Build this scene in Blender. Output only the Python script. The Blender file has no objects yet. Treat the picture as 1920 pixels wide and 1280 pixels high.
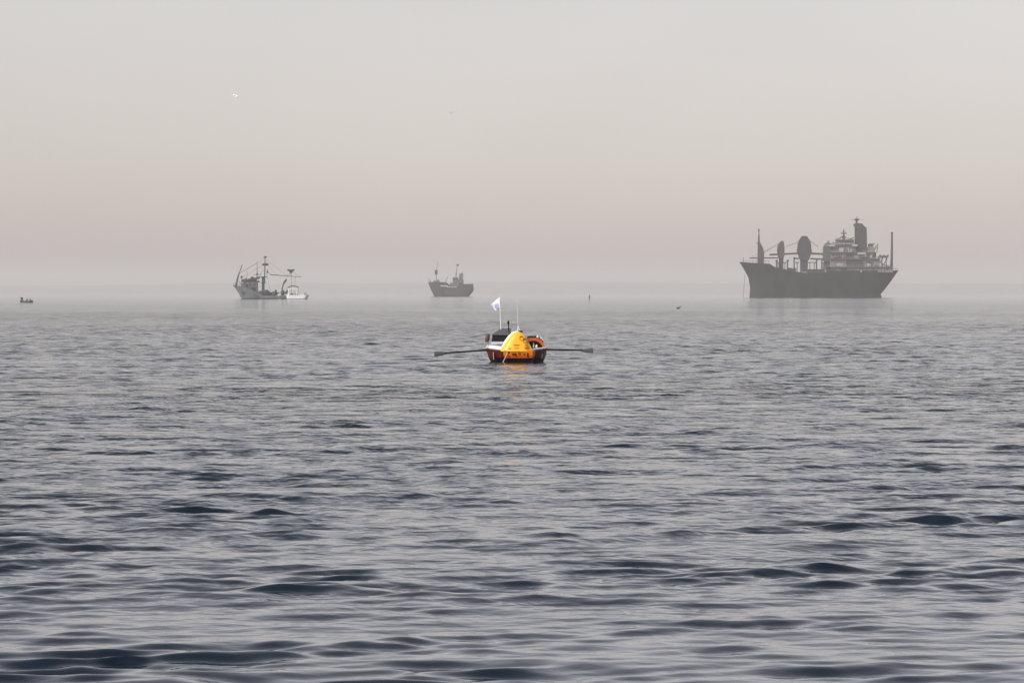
import bpy, math, random
import numpy as np
from mathutils import Vector, Matrix

random.seed(4)
SC = bpy.context.scene
COL = SC.collection

# ------------------------------------------------------------------ camera, sky, sun, exposure
CAM_H = 2.8            # metres above the water
F = 8000.0             # focal length in photograph pixels (1920 wide)
HOR = 550.0            # row of the horizon in the photograph
cam = bpy.data.cameras.new('camera')
cam.sensor_width = 36.0
cam.lens = 36.0 * F / 1920.0
cam.clip_start = 0.5
cam.clip_end = 60000.0
cam_o = bpy.data.objects.new('camera', cam)
COL.objects.link(cam_o)
cam_o.location = (0, 0, CAM_H)
cam_o.rotation_euler = (math.radians(90) - math.atan((640.0 - HOR) / F), 0, 0)
SC.camera = cam_o

SUN_EL, SUN_AZ = 45.0, -130.0          # azimuth from +Y towards +X
world = bpy.data.worlds.new('World')
SC.world = world
world.use_nodes = True
wn = world.node_tree
bg = wn.nodes['Background']
sky = wn.nodes.new('ShaderNodeTexSky')
sky.sky_type = 'NISHITA'
sky.sun_disc = False
sky.sun_elevation = math.radians(SUN_EL)
sky.sun_rotation = math.radians(SUN_AZ)
sky.air_density = 1.0
sky.dust_density = 1.0
sky.ozone_density = 1.0
hs = wn.nodes.new('ShaderNodeHueSaturation')
hs.inputs['Saturation'].default_value = 0.36
tint = wn.nodes.new('ShaderNodeMix')
tint.data_type = 'RGBA'; tint.blend_type = 'MULTIPLY'
tint.inputs[0].default_value = 1.0
tint.inputs[7].default_value = (1.04, 0.95, 0.945, 1)
wn.links.new(sky.outputs[0], hs.inputs['Color'])
wn.links.new(hs.outputs[0], tint.inputs[6])
tcw = wn.nodes.new('ShaderNodeTexCoord'); mpw = wn.nodes.new('ShaderNodeMapping'); mpw.inputs['Scale'].default_value = (6, 6, 16)
nzw = wn.nodes.new('ShaderNodeTexNoise'); nzw.inputs['Scale'].default_value = 1.0; nzw.inputs['Detail'].default_value = 3
mrw = wn.nodes.new('ShaderNodeMapRange'); mrw.inputs['From Min'].default_value = .3; mrw.inputs['From Max'].default_value = .7
mrw.inputs['To Min'].default_value = .955; mrw.inputs['To Max'].default_value = 1.045
cloud = wn.nodes.new('ShaderNodeMix'); cloud.data_type = 'RGBA'; cloud.blend_type = 'MULTIPLY'; cloud.inputs[0].default_value = 1.0
wn.links.new(tcw.outputs['Generated'], mpw.inputs[0]); wn.links.new(mpw.outputs[0], nzw.inputs['Vector']); wn.links.new(nzw.outputs[0], mrw.inputs['Value'])
wn.links.new(tint.outputs[2], cloud.inputs[6]); wn.links.new(mrw.outputs[0], cloud.inputs[7])
wn.links.new(cloud.outputs[2], bg.inputs['Color'])
bg.inputs['Strength'].default_value = 0.092

sun = bpy.data.lights.new('sun', 'SUN')
sun.energy = 2.75
sun.angle = math.radians(8)
sun.color = (1.0, 0.95, 0.88)
sun_o = bpy.data.objects.new('sun', sun)
COL.objects.link(sun_o)
_d = Vector((math.sin(math.radians(SUN_AZ)) * math.cos(math.radians(SUN_EL)),
             math.cos(math.radians(SUN_AZ)) * math.cos(math.radians(SUN_EL)),
             math.sin(math.radians(SUN_EL))))
sun_o.rotation_euler = _d.to_track_quat('Z', 'Y').to_euler()

SC.view_settings.view_transform = 'Standard'
SC.view_settings.look = 'None'
SC.view_settings.gamma = 1.0
SC.view_settings.exposure = 0.48
SC.render.engine = 'CYCLES'
SC.cycles.use_denoising = True
SC.cycles.max_bounces = 8
SC.cycles.volume_bounces = 1
SC.cycles.sample_clamp_indirect = 6.0

# ------------------------------------------------------------------ helpers
def mat(name, color, rough=0.6, metal=0.0, var=0.12, scale=1.5, bump=0.0, spec=None):
    """procedural paint: base colour with a little mottling and wear"""
    m = bpy.data.materials.new(name); m.use_nodes = True
    nt = m.node_tree; p = nt.nodes['Principled BSDF']
    tc = nt.nodes.new('ShaderNodeTexCoord')
    nz = nt.nodes.new('ShaderNodeTexNoise')
    nz.inputs['Scale'].default_value = scale; nz.inputs['Detail'].default_value = 5
    nt.links.new(tc.outputs['Object'], nz.inputs['Vector'])
    mx = nt.nodes.new('ShaderNodeMix'); mx.data_type = 'RGBA'
    c = Vector(color)
    mx.inputs[6].default_value = (*(c * (1 - var)), 1)
    mx.inputs[7].default_value = (*[min(1, v) for v in c * (1 + var)], 1)
    nt.links.new(nz.outputs[0], mx.inputs[0])
    nt.links.new(mx.outputs[2], p.inputs['Base Color'])
    p.inputs['Roughness'].default_value = rough
    p.inputs['Metallic'].default_value = metal
    if spec is not None: p.inputs['Specular IOR Level'].default_value = spec
    if bump:
        b = nt.nodes.new('ShaderNodeBump'); b.inputs['Strength'].default_value = bump
        b.inputs['Distance'].default_value = 0.05
        nt.links.new(nz.outputs[0], b.inputs['Height']); nt.links.new(b.outputs[0], p.inputs['Normal'])
    return m

def banded(name, stops, rough=0.5, wear=0.25, scale=0.5, stretch=(0.25, 1, 3), spec=0.3):
    """paint in horizontal bands by object height, with streaked wear; stops = [(z, colour), ...]"""
    m = mat(name, (0.5, 0.5, 0.5), rough)
    nt = m.node_tree; p = nt.nodes['Principled BSDF']
    tc = nt.nodes.new('ShaderNodeTexCoord')
    sp = nt.nodes.new('ShaderNodeSeparateXYZ')
    nt.links.new(tc.outputs['Object'], sp.inputs[0])
    p.inputs['Specular IOR Level'].default_value = spec
    z0, z1 = stops[0][0], stops[-1][0] + 0.001
    mr = nt.nodes.new('ShaderNodeMapRange')
    mr.inputs['From Min'].default_value = z0; mr.inputs['From Max'].default_value = z1
    nt.links.new(sp.outputs['Z'], mr.inputs['Value'])
    cr = nt.nodes.new('ShaderNodeValToRGB'); cr.color_ramp.interpolation = 'CONSTANT'
    el = cr.color_ramp.elements
    while len(el) < len(stops): el.new(0.5)
    for e, (z, c) in zip(el, stops):
        e.position = min(1, max(0, (z - z0) / (z1 - z0))); e.color = (*c, 1)
    nt.links.new(mr.outputs[0], cr.inputs[0])
    mp = nt.nodes.new('ShaderNodeMapping'); mp.inputs['Scale'].default_value = (1 / stretch[0] * 0.25, 1, 1 / stretch[2])
    nz = nt.nodes.new('ShaderNodeTexNoise'); nz.inputs['Scale'].default_value = scale; nz.inputs['Detail'].default_value = 6
    nt.links.new(tc.outputs['Object'], mp.inputs[0]); nt.links.new(mp.outputs[0], nz.inputs['Vector'])
    v = nt.nodes.new('ShaderNodeMapRange')
    v.inputs['To Min'].default_value = 1 - wear; v.inputs['To Max'].default_value = 1 + wear
    v.inputs['From Min'].default_value = 0.25; v.inputs['From Max'].default_value = 0.75
    nt.links.new(nz.outputs[0], v.inputs['Value'])
    mu = nt.nodes.new('ShaderNodeMix'); mu.data_type = 'RGBA'; mu.blend_type = 'MULTIPLY'; mu.inputs[0].default_value = 1
    nt.links.new(cr.outputs[0], mu.inputs[6]); nt.links.new(v.outputs[0], mu.inputs[7])
    nt.links.new(mu.outputs[2], p.inputs['Base Color'])
    return m

class MB:
    """collects solids and links them as one mesh object"""
    def __init__(s): s.v = []; s.f = []
    def add(s, vs, fs):
        o = len(s.v); s.v += [tuple(q) for q in vs]; s.f += [tuple(i + o for i in f) for f in fs]; return s
    def box(s, x0, x1, y0, y1, z0, z1, top=1.0, topy=None, shx=0.0):
        """box, its top face scaled by top / topy about the centre and shifted by shx"""
        topy = top if topy is None else topy
        cx, cy = (x0 + x1) / 2, (y0 + y1) / 2; hx, hy = (x1 - x0) / 2, (y1 - y0) / 2
        vs = [(cx + a * hx, cy + b * hy, z0) for a, b in ((-1, -1), (1, -1), (1, 1), (-1, 1))]
        vs += [(cx + a * hx * top + shx, cy + b * hy * topy, z1) for a, b in ((-1, -1), (1, -1), (1, 1), (-1, 1))]
        return s.add(vs, [(3, 2, 1, 0), (4, 5, 6, 7), (0, 1, 5, 4), (1, 2, 6, 5), (2, 3, 7, 6), (3, 0, 4, 7)])
    def tube(s, pts, rad, n=8):
        pts = [Vector(p) for p in pts]
        if not hasattr(rad, '__len__'): rad = [rad] * len(pts)
        vs = []; fs = []
        for i, p in enumerate(pts):
            t = (pts[min(i + 1, len(pts) - 1)] - pts[max(i - 1, 0)]).normalized()
            a = t.cross(Vector((0, 0, 1)))
            if a.length < 1e-3: a = t.cross(Vector((0, 1, 0)))
            a.normalize(); b = t.cross(a)
            for k in range(n):
                th = 2 * math.pi * k / n
                vs.append(p + (a * math.cos(th) + b * math.sin(th)) * rad[i])
        for i in range(len(pts) - 1):
            for k in range(n):
                k2 = (k + 1) % n
                fs.append((i * n + k, i * n + k2, (i + 1) * n + k2, (i + 1) * n + k))
        fs.append(tuple(range(n))[::-1]); fs.append(tuple((len(pts) - 1) * n + k for k in range(n)))
        return s.add(vs, fs)
    def ell(s, c, r, nu=14, nv=9):
        rings = []
        for j in range(1, nv):
            ph = math.pi * j / nv
            rings.append([(c[0] + r[0] * math.sin(ph) * math.cos(2 * math.pi * k / nu), c[1] + r[1] * math.sin(ph) * math.sin(2 * math.pi * k / nu),
                           c[2] - r[2] * math.cos(ph)) for k in range(nu)])
        vs = [q for rg in rings for q in rg] + [(c[0], c[1], c[2] - r[2]), (c[0], c[1], c[2] + r[2])]
        fs = []
        for j in range(nv - 2):
            for k in range(nu):
                k2 = (k + 1) % nu
                fs.append((j * nu + k, j * nu + k2, (j + 1) * nu + k2, (j + 1) * nu + k))
        L = (nv - 1) * nu
        for k in range(nu):
            k2 = (k + 1) % nu
            fs.append((L, k2, k)); fs.append(((nv - 2) * nu + k, (nv - 2) * nu + k2, L + 1))
        return s.add(vs, fs)
    def prism(s, poly, y0, y1):
        """polygon in x,z extruded along y"""
        n = len(poly)
        vs = [(x, y0, z) for x, z in poly] + [(x, y1, z) for x, z in poly]
        fs = [tuple(range(n)), tuple(range(n, 2 * n))[::-1]]
        for k in range(n): fs.append((k, (k + 1) % n, n + (k + 1) % n, n + k))
        return s.add(vs, fs)
    def loft(s, rings, cap=True, closed=True):
        n = len(rings[0]); vs = [q for r in rings for q in r]; fs = []
        for i in range(len(rings) - 1):
            for k in range(n if closed else n - 1):
                k2 = (k + 1) % n
                fs.append((i * n + k, i * n + k2, (i + 1) * n + k2, (i + 1) * n + k))
        if cap:
            fs.append(tuple(range(n))[::-1]); fs.append(tuple((len(rings) - 1) * n + k for k in range(n)))
        return s.add(vs, fs)
    def build(s, name, m, parent=None, smooth=False, loc=None):
        me = bpy.data.meshes.new(name)
        me.from_pydata(s.v, [], s.f); me.validate()
        import bmesh
        b = bmesh.new(); b.from_mesh(me); bmesh.ops.recalc_face_normals(b, faces=b.faces); b.to_mesh(me); b.free()
        me.materials.append(m)
        if smooth:
            me.polygons.foreach_set('use_smooth', [True] * len(me.polygons))
            try: me.set_sharp_from_angle(angle=math.radians(42))
            except Exception: pass
        o = bpy.data.objects.new(name, me); COL.objects.link(o)
        if parent is not None: o.parent = parent
        if loc is not None: o.location = loc
        return o

def pieces(mb, name, m, parent, smooth=False):
    """links every loose piece of mb as an object of its own"""
    par = list(range(len(mb.v)))
    def find(a):
        while par[a] != a: par[a] = par[par[a]]; a = par[a]
        return a
    for f in mb.f:
        for i in f[1:]: par[find(i)] = find(f[0])
    groups = {}
    for f in mb.f: groups.setdefault(find(f[0]), []).append(f)
    for fs in groups.values():
        ids = sorted({i for f in fs for i in f}); mp = {a: b for b, a in enumerate(ids)}
        MB().add([mb.v[i] for i in ids], [tuple(mp[i] for i in f) for f in fs]).build(name, m, parent, smooth)

def tag(o, label, cat, group=None, kind=None):
    o['label'] = label; o['category'] = cat
    if group: o['group'] = group
    if kind: o['kind'] = kind
    return o

def thing(name, loc, label, cat, group=None, rz=0.0):
    o = bpy.data.objects.new(name, None); COL.objects.link(o)
    o.empty_display_size = 0.3
    o.location = loc; o.rotation_euler = (0, 0, rz)
    return tag(o, label, cat, group)

def lerp_pts(x, pts):
    return float(np.interp(x, [p[0] for p in pts], [p[1] for p in pts]))

class Frame:
    """side-on drawing frame of a vessel: x along, z up, in metres from photograph pixels"""
    def __init__(s, px0, water_row):
        s.px0 = px0; s.row = water_row
        s.d = F * CAM_H / (water_row - HOR); s.s = s.d / F
        s.loc = ((px0 - 960) * s.s, s.d, 0)
    def x(s, px): return (px - s.px0) * s.s
    def z(s, py): return (s.row - py) * s.s
    def p(s, px, py, y=0.0): return (s.x(px), y, s.z(py))
    def poly(s, pts): return [(s.x(a), s.z(b)) for a, b in pts]

def hull(mb, fr, stem, stern, sheer, beam, fb=0.25, fs=0.2, stern_w=0.6, nu=44, nv=12, deep=0.8, flare=0.3):
    """ship hull: stem / stern = profile points (px,row), sheer = deck line points (px,row)"""
    st = sorted((fr.z(r), fr.x(p)) for p, r in stem); sn = sorted((fr.z(r), fr.x(p)) for p, r in stern)
    sh = sorted((fr.x(p), fr.z(r)) for p, r in sheer)
    xt0, xt1 = st[-1][1], sn[-1][1]
    P = []
    for i in range(nu + 1):
        u = i / nu
        ztop = lerp_pts(xt0 + (xt1 - xt0) * u, sh)
        a = 1 - max(0, 1 - u / fb) ** 2.2
        b = stern_w + (1 - stern_w) * (1 - max(0, 1 - (1 - u) / fs) ** 2.0)
        row = []
        for j in range(nv + 1):
            v = j / nv
            z = -deep + (ztop + deep) * v
            x = lerp_pts(z, st) * (1 - u) + lerp_pts(z, sn) * u
            low = (1 - flare * (1 - v) ** 1.3 * (1 if u < fb * 1.3 else 0.35))
            row.append((x, beam / 2 * a * b * low, z))
        P.append(row)
    vs = []; idx = {}
    for sgn in (-1, 1):
        for i in range(nu + 1):
            for j in range(nv + 1):
                x, w, z = P[i][j]; idx[(sgn, i, j)] = len(vs); vs.append((x, sgn * w, z))
    fs_ = []
    for sgn in (-1, 1):
        for i in range(nu):
            for j in range(nv):
                fs_.append((idx[(sgn, i, j)], idx[(sgn, i + 1, j)], idx[(sgn, i + 1, j + 1)], idx[(sgn, i, j + 1)]))
    for i in range(nu):
        for j in (0, nv):
            fs_.append((idx[(-1, i, j)], idx[(-1, i + 1, j)], idx[(1, i + 1, j)], idx[(1, i, j)]))
    for j in range(nv):
        fs_.append((idx[(-1, nu, j)], idx[(-1, nu, j + 1)], idx[(1, nu, j + 1)], idx[(1, nu, j)]))
    return mb.add(vs, fs_)

# ------------------------------------------------------------------ materials
M = {}
M['ship_dark'] = banded('weathered dark hull paint', [(-2, (0.05, 0.022, 0.018)), (1.2, (0.022, 0.022, 0.024)), (30, (0.022, 0.022, 0.024))], 0.7, 0.7, 0.25)
M['ship_grey'] = mat('dark grey ship paint', (0.045, 0.045, 0.045), 0.7, scale=0.4, var=0.3)
M['ship_brown'] = mat('dark brown ship paint', (0.06, 0.048, 0.043), 0.7, scale=0.4, var=0.3)
M['ship_green'] = mat('dull green ship paint', (0.07, 0.085, 0.075), 0.7, scale=0.4, var=0.3)
M['ship_white'] = mat('soiled white ship paint', (0.22, 0.21, 0.20), 0.6, scale=0.35, var=0.6)
M['ship_paint'] = mat('bright white ship paint', (0.42, 0.41, 0.40), 0.6, scale=0.6, var=0.2)
M['window'] = mat('dark window glass', (0.02, 0.022, 0.025), 0.15, var=0.1)
M['orange_boat'] = mat('faded orange lifeboat paint', (0.12, 0.045, 0.038), 0.6, var=0.2)
M['trawler_hull'] = banded('pale blue grey trawler paint', [(-2, (0.05, 0.05, 0.055)), (0.42, (0.20, 0.22, 0.245)), (30, (0.20, 0.22, 0.245))], 0.55, 0.3, 0.7)
M['trawler_house'] = mat('grey white wheelhouse paint', (0.115, 0.11, 0.12), 0.6, scale=0.8, var=0.6)
M['trawler_dark'] = mat('dark brown rig paint', (0.05, 0.042, 0.040), 0.7, var=0.3)
M['rust_red'] = mat('rusty brown paint', (0.10, 0.06, 0.05), 0.7, var=0.35)
M['trawler_green'] = mat('dark green rig paint', (0.035, 0.06, 0.045), 0.7, var=0.3)
M['net'] = mat('piled fishing net', (0.035, 0.040, 0.036), 0.95, var=0.5, scale=4, bump=1.0)
M['blue_dark'] = mat('dark blue tarpaulin', (0.03, 0.04, 0.07), 0.8, var=0.3)
M['coaster_hull'] = banded('grey coaster hull paint', [(-2, (0.05, 0.035, 0.03)), (0.7, (0.055, 0.055, 0.06)), (30, (0.055, 0.055, 0.06))], 0.6, 0.25, 0.4)
M['coaster_grey'] = mat('coaster grey paint', (0.12, 0.12, 0.115), 0.6, var=0.3)
M['coaster_white'] = mat('coaster white paint', (0.6, 0.58, 0.56), 0.6, var=0.2)
M['white'] = mat('clean white gelcoat', (0.82, 0.83, 0.82), 0.3, var=0.04)
M['canvas_dark'] = mat('dark canvas', (0.04, 0.035, 0.033), 0.9, var=0.3)
M['yellow'] = mat('yellow boat paint', (0.95, 0.45, 0.010), 0.45, var=0.16, scale=2.0)
M['orange'] = mat('orange boat paint', (0.62, 0.13, 0.010), 0.4, var=0.2, scale=3)
M['dark_red'] = banded('shade-darkened red hull paint', [(-1, (0.004, 0.003, 0.003)), (0.20, (0.075, 0.011, 0.006)), (2, (0.075, 0.011, 0.006))], 0.45, 0.3, 3, spec=0.12)  # red of the flanks darkened to paint in their shade; black bottom below
M['bow_paint'] = banded('orange bow paint over black bottom paint', [(-1, (0.004, 0.003, 0.003)), (0.19, (0.62, 0.10, 0.012)), (0.29, (0.82, 0.24, 0.012)), (2, (0.82, 0.24, 0.012))], 0.45, 0.15, 3, spec=0.12)
M['black'] = mat('black paint', (0.006, 0.006, 0.007), 0.6, spec=0.15)
M['black_matt'] = mat('black matt', (0.014, 0.013, 0.013), 0.7)
M['slate'] = mat('slate grey panel', (0.075, 0.076, 0.082), 0.5, var=0.15)
M['interior'] = mat('dark red brown interior', (0.10, 0.018, 0.010), 0.6, var=0.4, scale=4)
M['ink'] = mat('brown orange lettering', (0.42, 0.13, 0.012), 0.5)
M['fender'] = mat('brown fender rubber', (0.12, 0.055, 0.035), 0.7, var=0.35, scale=8)
M['rope'] = mat('pale rope', (0.50, 0.44, 0.36), 0.9)
M['grey_blade'] = mat('grey oar blade', (0.085, 0.085, 0.09), 0.5, var=0.1)
M['flag_blue'] = mat('pale violet blue print', (0.42, 0.42, 0.72), 0.8)
M['cloth'] = mat('white flag cloth', (0.88, 0.88, 0.90), 0.8, var=0.03)
def _translucent(m, fac):
    nt = m.node_tree; p = nt.nodes['Principled BSDF']; t = nt.nodes.new('ShaderNodeBsdfTranslucent'); x = nt.nodes.new('ShaderNodeMixShader')
    t.inputs[0].default_value = (.9, .9, .92, 1); x.inputs[0].default_value = fac
    nt.links.new(p.outputs[0], x.inputs[1]); nt.links.new(t.outputs[0], x.inputs[2]); nt.links.new(x.outputs[0], nt.nodes['Material Output'].inputs[0])
_translucent(M['cloth'], 0.15)
M['wood_dark'] = mat('dark weathered wood', (0.035, 0.032, 0.032), 0.8, var=0.3)
M['clothes'] = mat('dark clothes', (0.028, 0.020, 0.020), 0.9, var=0.3)
M['plumage'] = mat('black plumage', (0.012, 0.012, 0.013), 0.7)
M['gull_white'] = mat('white plumage', (0.85, 0.84, 0.82), 0.8, var=0.04)
M['gull_grey'] = mat('pale grey plumage', (0.50, 0.50, 0.50), 0.8, var=0.08)

# ------------------------------------------------------------------ the sea
def gust_field(x, y):
    """patches of ruffled water (cat's paws), 0..1"""
    g = np.zeros_like(x)
    y = y * (4500.0 / F)
    for cx, cy, rx, ry, a in ((-1.0, 69, 9, 5.5, 1.0), (10, 73, 10, 7, 0.8), (-7, 60, 5, 4, 0.3), (-16, 190, 26, 28, 0.8), (6, 230, 30, 30, 0.75),
                              (30, 200, 30, 26, 0.45), (24, 330, 40, 40, 0.7), (-50, 300, 40, 60, 0.7), (14, 118, 12, 8, 0.4), (-22, 120, 9, 10, 0.35)):
        g = np.maximum(g, a * np.exp(-(((x - cx) / rx) ** 2 + ((y - cy) / ry) ** 2) ** 1.5))
    w = 0.5 + 0.25 * np.sin(x * 0.11 + 0.043 * y + 1.0) + 0.25 * np.sin(-0.05 * x + 0.083 * y + 2.2 + 1.3 * np.sin(0.031 * x))
    return np.clip(g + 0.25 * w, 0, 1.2)

def make_sea():
    rng = np.random.default_rng(11)
    dense = np.radians(np.linspace(-14, 14, 940))
    rest = np.radians(np.linspace(14, 346, 84))[1:-1]
    th = np.concatenate([dense, rest])
    r1 = np.geomspace(3.0, 20.0, 80, endpoint=False)
    r2 = 20.0 * 1.0021 ** np.arange(int(math.log(140 / 20.0) / math.log(1.0021)))
    r2 = np.concatenate([r2, r2[-1] * 1.00125 ** np.arange(1, int(math.log(800 / 140.0) / math.log(1.00125)))])
    r3 = np.geomspace(r2[-1] * 1.006, 18500.0, 190)
    r = np.concatenate([r1, r2, r3]).astype(np.float64)
    dr = np.gradient(r)
    R, T = np.meshgrid(r, th, indexing='ij')
    X = (R * np.sin(T)); Y = (R * np.cos(T))
    g = gust_field(X, Y)
    dth = np.gradient(th)
    wide = np.clip((np.abs(np.where(T > math.pi, T - 2 * math.pi, T)) < math.radians(14.2)).astype(float) + 0.0, 0, 1)
    Z = np.zeros_like(X); DX = np.zeros_like(X); DY = np.zeros_like(X)
    n = 150
    lam = np.exp(rng.uniform(math.log(0.30), math.log(7.0), n))
    wgt = np.exp(-(np.log(lam / 0.74)) ** 2 / (2 * 0.44 ** 2)) + 0.014
    slope = np.sqrt(wgt / wgt.sum() * 2) * SLOPE
    k = 2 * math.pi / lam; a = slope / k
    head = rng.normal(math.radians(-90 + 8), math.radians(40), n)
    ph = rng.uniform(0, 2 * math.pi, n)
    # wave groups: calmer and livelier patches a few metres across
    env = np.zeros_like(X)
    for i in range(14):
        lg, hd, p0 = math.exp(rng.uniform(math.log(2.2), math.log(14.0))), rng.uniform(0, 2 * math.pi), rng.uniform(0, 2 * math.pi)
        env += np.cos(2 * math.pi / lg * (math.cos(hd) * X + math.sin(hd) * Y) + p0)
    env = np.exp(0.30 * env / math.sqrt(7.0) - 0.045)
    kept = np.zeros(len(r))
    for i in range(n):
        row = np.clip((lam[i] / dr - 2.6) / 2.4, 0, 1)
        kept += row * slope[i] ** 2
        row = row / (1 + (r / 1100.0) ** 3)
        rows = np.nonzero(row > 0)[0]
        if len(rows) == 0: continue
        hi = rows[-1] + 1
        cx, cy = math.cos(head[i]), math.sin(head[i])
        arg = k[i] * (cx * X[:hi] + cy * Y[:hi]) + ph[i]
        amp = a[i] * row[:hi, None] * wide[:hi]
        if lam[i] < 2.2: amp = amp * env[:hi]
        if lam[i] < 1.0: amp = amp * (0.72 + 0.80 * g[:hi])
        elif lam[i] < 3.2: amp = amp * (1 + (0.25 + 1.1 * g[:hi]) * np.clip((r[:hi, None] - 110) / 150, 0, 1))
        Z[:hi] += amp * np.cos(arg)
        s_ = amp * np.sin(arg) * 0.8
        DX[:hi] -= cx * s_; DY[:hi] -= cy * s_
    kept /= (slope ** 2).sum()
    X += DX; Y += DY - 1.6 * Z          # crests lean with the wind, towards the shore
    nr, nt = X.shape
    co = np.stack([X, Y, Z], -1).reshape(-1, 3).astype(np.float32)
    co = np.concatenate([co, np.array([[0, 0, 0]], np.float32)])
    I, J = np.meshgrid(np.arange(nr - 1), np.arange(nt), indexing='ij')
    J2 = (J + 1) % nt
    quads = np.stack([I * nt + J, (I + 1) * nt + J, (I + 1) * nt + J2, I * nt + J2], -1).reshape(-1, 4)
    c = nr * nt
    tri = np.stack([np.full(nt, c), np.arange(nt), (np.arange(nt) + 1) % nt], -1)
    me = bpy.data.meshes.new('water')
    nq = len(quads)
    me.vertices.add(len(co)); me.vertices.foreach_set('co', co.ravel())
    me.loops.add(nq * 4 + nt * 3)
    me.loops.foreach_set('vertex_index', np.concatenate([quads.ravel(), tri.ravel()]).astype(np.int32))
    me.polygons.add(nq + nt)
    st = np.concatenate([np.arange(nq) * 4, nq * 4 + np.arange(nt) * 3]).astype(np.int32)
    me.polygons.foreach_set('loop_start', st)
    me.polygons.foreach_set('use_smooth', np.ones(nq + nt, bool))
    me.update(calc_edges=True)
    if me.polygons[len(me.polygons) // 2].normal.z < 0: me.flip_normals()
    at = me.attributes.new('gust', 'FLOAT', 'POINT')
    at.data.foreach_set('value', np.concatenate([g.ravel(), [0]]).astype(np.float32))
    lost = np.sqrt(np.clip(1 - kept[:, None] * wide, 0, 1)) / (1 + (r[:, None] / 900.0) ** 1.5)   # at grazing distance only the flat crests show
    at = me.attributes.new('lost', 'FLOAT', 'POINT')
    at.data.foreach_set('value', np.concatenate([lost.ravel(), [0]]).astype(np.float32))
    # water surface: dark body under a Fresnel mirror, fine ripples as bump
    m = bpy.data.materials.new('sea water'); m.use_nodes = True
    N = m.node_tree.nodes; L = m.node_tree.links; p = N['Principled BSDF']
    p.inputs['Base Color'].default_value = (0.002, 0.009, 0.018, 1)
    p.inputs['Roughness'].default_value = 0.06
    p.inputs['IOR'].default_value = 1.44
    geo = N.new('ShaderNodeNewGeometry')
    def noise(scale, detail, rough=0.5):
        q = N.new('ShaderNodeTexNoise'); q.inputs['Scale'].default_value = scale; q.inputs['Detail'].default_value = detail
        q.inputs['Roughness'].default_value = rough
        L.new(geo.outputs['Position'], q.inputs['Vector']); return q.outputs[0]
    def attr(nm):
        q = N.new('ShaderNodeAttribute'); q.attribute_name = nm; return q.outputs['Fac']
    def op(o, a_, b_):
        q = N.new('ShaderNodeMath'); q.operation = o
        for s_, v in zip(q.inputs, (a_, b_)):
            if hasattr(v, 'links'): L.new(v, s_)
            else: s_.default_value = v
        return q.outputs[0]
    fine = op('MULTIPLY', noise(6.0, 2.0), op('MULTIPLY_ADD', attr('gust'), 0.026))
    N_ = fine.node.inputs[1].links[0].from_node; N_.inputs[2].default_value = 0.0015
    big = op('MULTIPLY', noise(0.55, 4.0, 0.6), op('MULTIPLY', attr('lost'), op('MULTIPLY_ADD', attr('gust'), 0.9)))
    big.node.inputs[1].links[0].from_node.inputs[1].links[0].from_node.inputs[2].default_value = 0.62
    long_ = op('MULTIPLY', noise(0.16, 2.0), op('MULTIPLY', attr('lost'), 0.9))
    bp = N.new('ShaderNodeBump'); bp.inputs['Strength'].default_value = 1.0; bp.inputs['Distance'].default_value = 1.0
    L.new(op('ADD', op('ADD', fine, big), long_), bp.inputs['Height'])
    L.new(bp.outputs[0], p.inputs['Normal'])
    me.materials.append(m)
    o = bpy.data.objects.new('water', me); COL.objects.link(o)
    tag(o, 'grey blue sea with small glassy waves', 'sea', kind='structure')
SLOPE = 0.111
make_sea()

# ------------------------------------------------------------------ far shore in the haze
def make_hills():
    rng = np.random.default_rng(5)
    D, nx, ny = 17400.0, 420, 9
    xs = np.linspace(-6500, 6500, nx)
    prof = 58 + 9 * np.sin(xs / 1900 + 0.6) + 5 * np.sin(xs / 640 + 2.0) + 3.0 * np.sin(xs / 210 + 1.0) + 1.6 * np.sin(xs / 77 + 0.3)
    prof += rng.normal(0, 0.9, nx)
    prof *= 0.76
    prof *= np.clip((6500 - np.abs(xs)) / 1200, 0.02, 1)
    vs = []; fs = []
    for j in range(ny):
        t = j / (ny - 1)
        for i in range(nx):
            h = prof[i] * math.sin(math.pi * min(1, t * 1.0)) ** 0.7 + (rng.normal(0, 1.0) if 0 < j < ny - 1 else -3)
            vs.append((xs[i], D + t * 2200, h))
    for j in range(ny - 1):
        for i in range(nx - 1):
            fs.append((j * nx + i, j * nx + i + 1, (j + 1) * nx + i + 1, (j + 1) * nx + i))
    mb = MB(); mb.add(vs, fs)
    o = mb.build('hills', mat('dry hillside', (0.19, 0.185, 0.175), 0.95, var=0.4, scale=0.004), smooth=True)
    tag(o, 'low far shore fading into the haze', 'hills', kind='structure')
make_hills()

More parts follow.
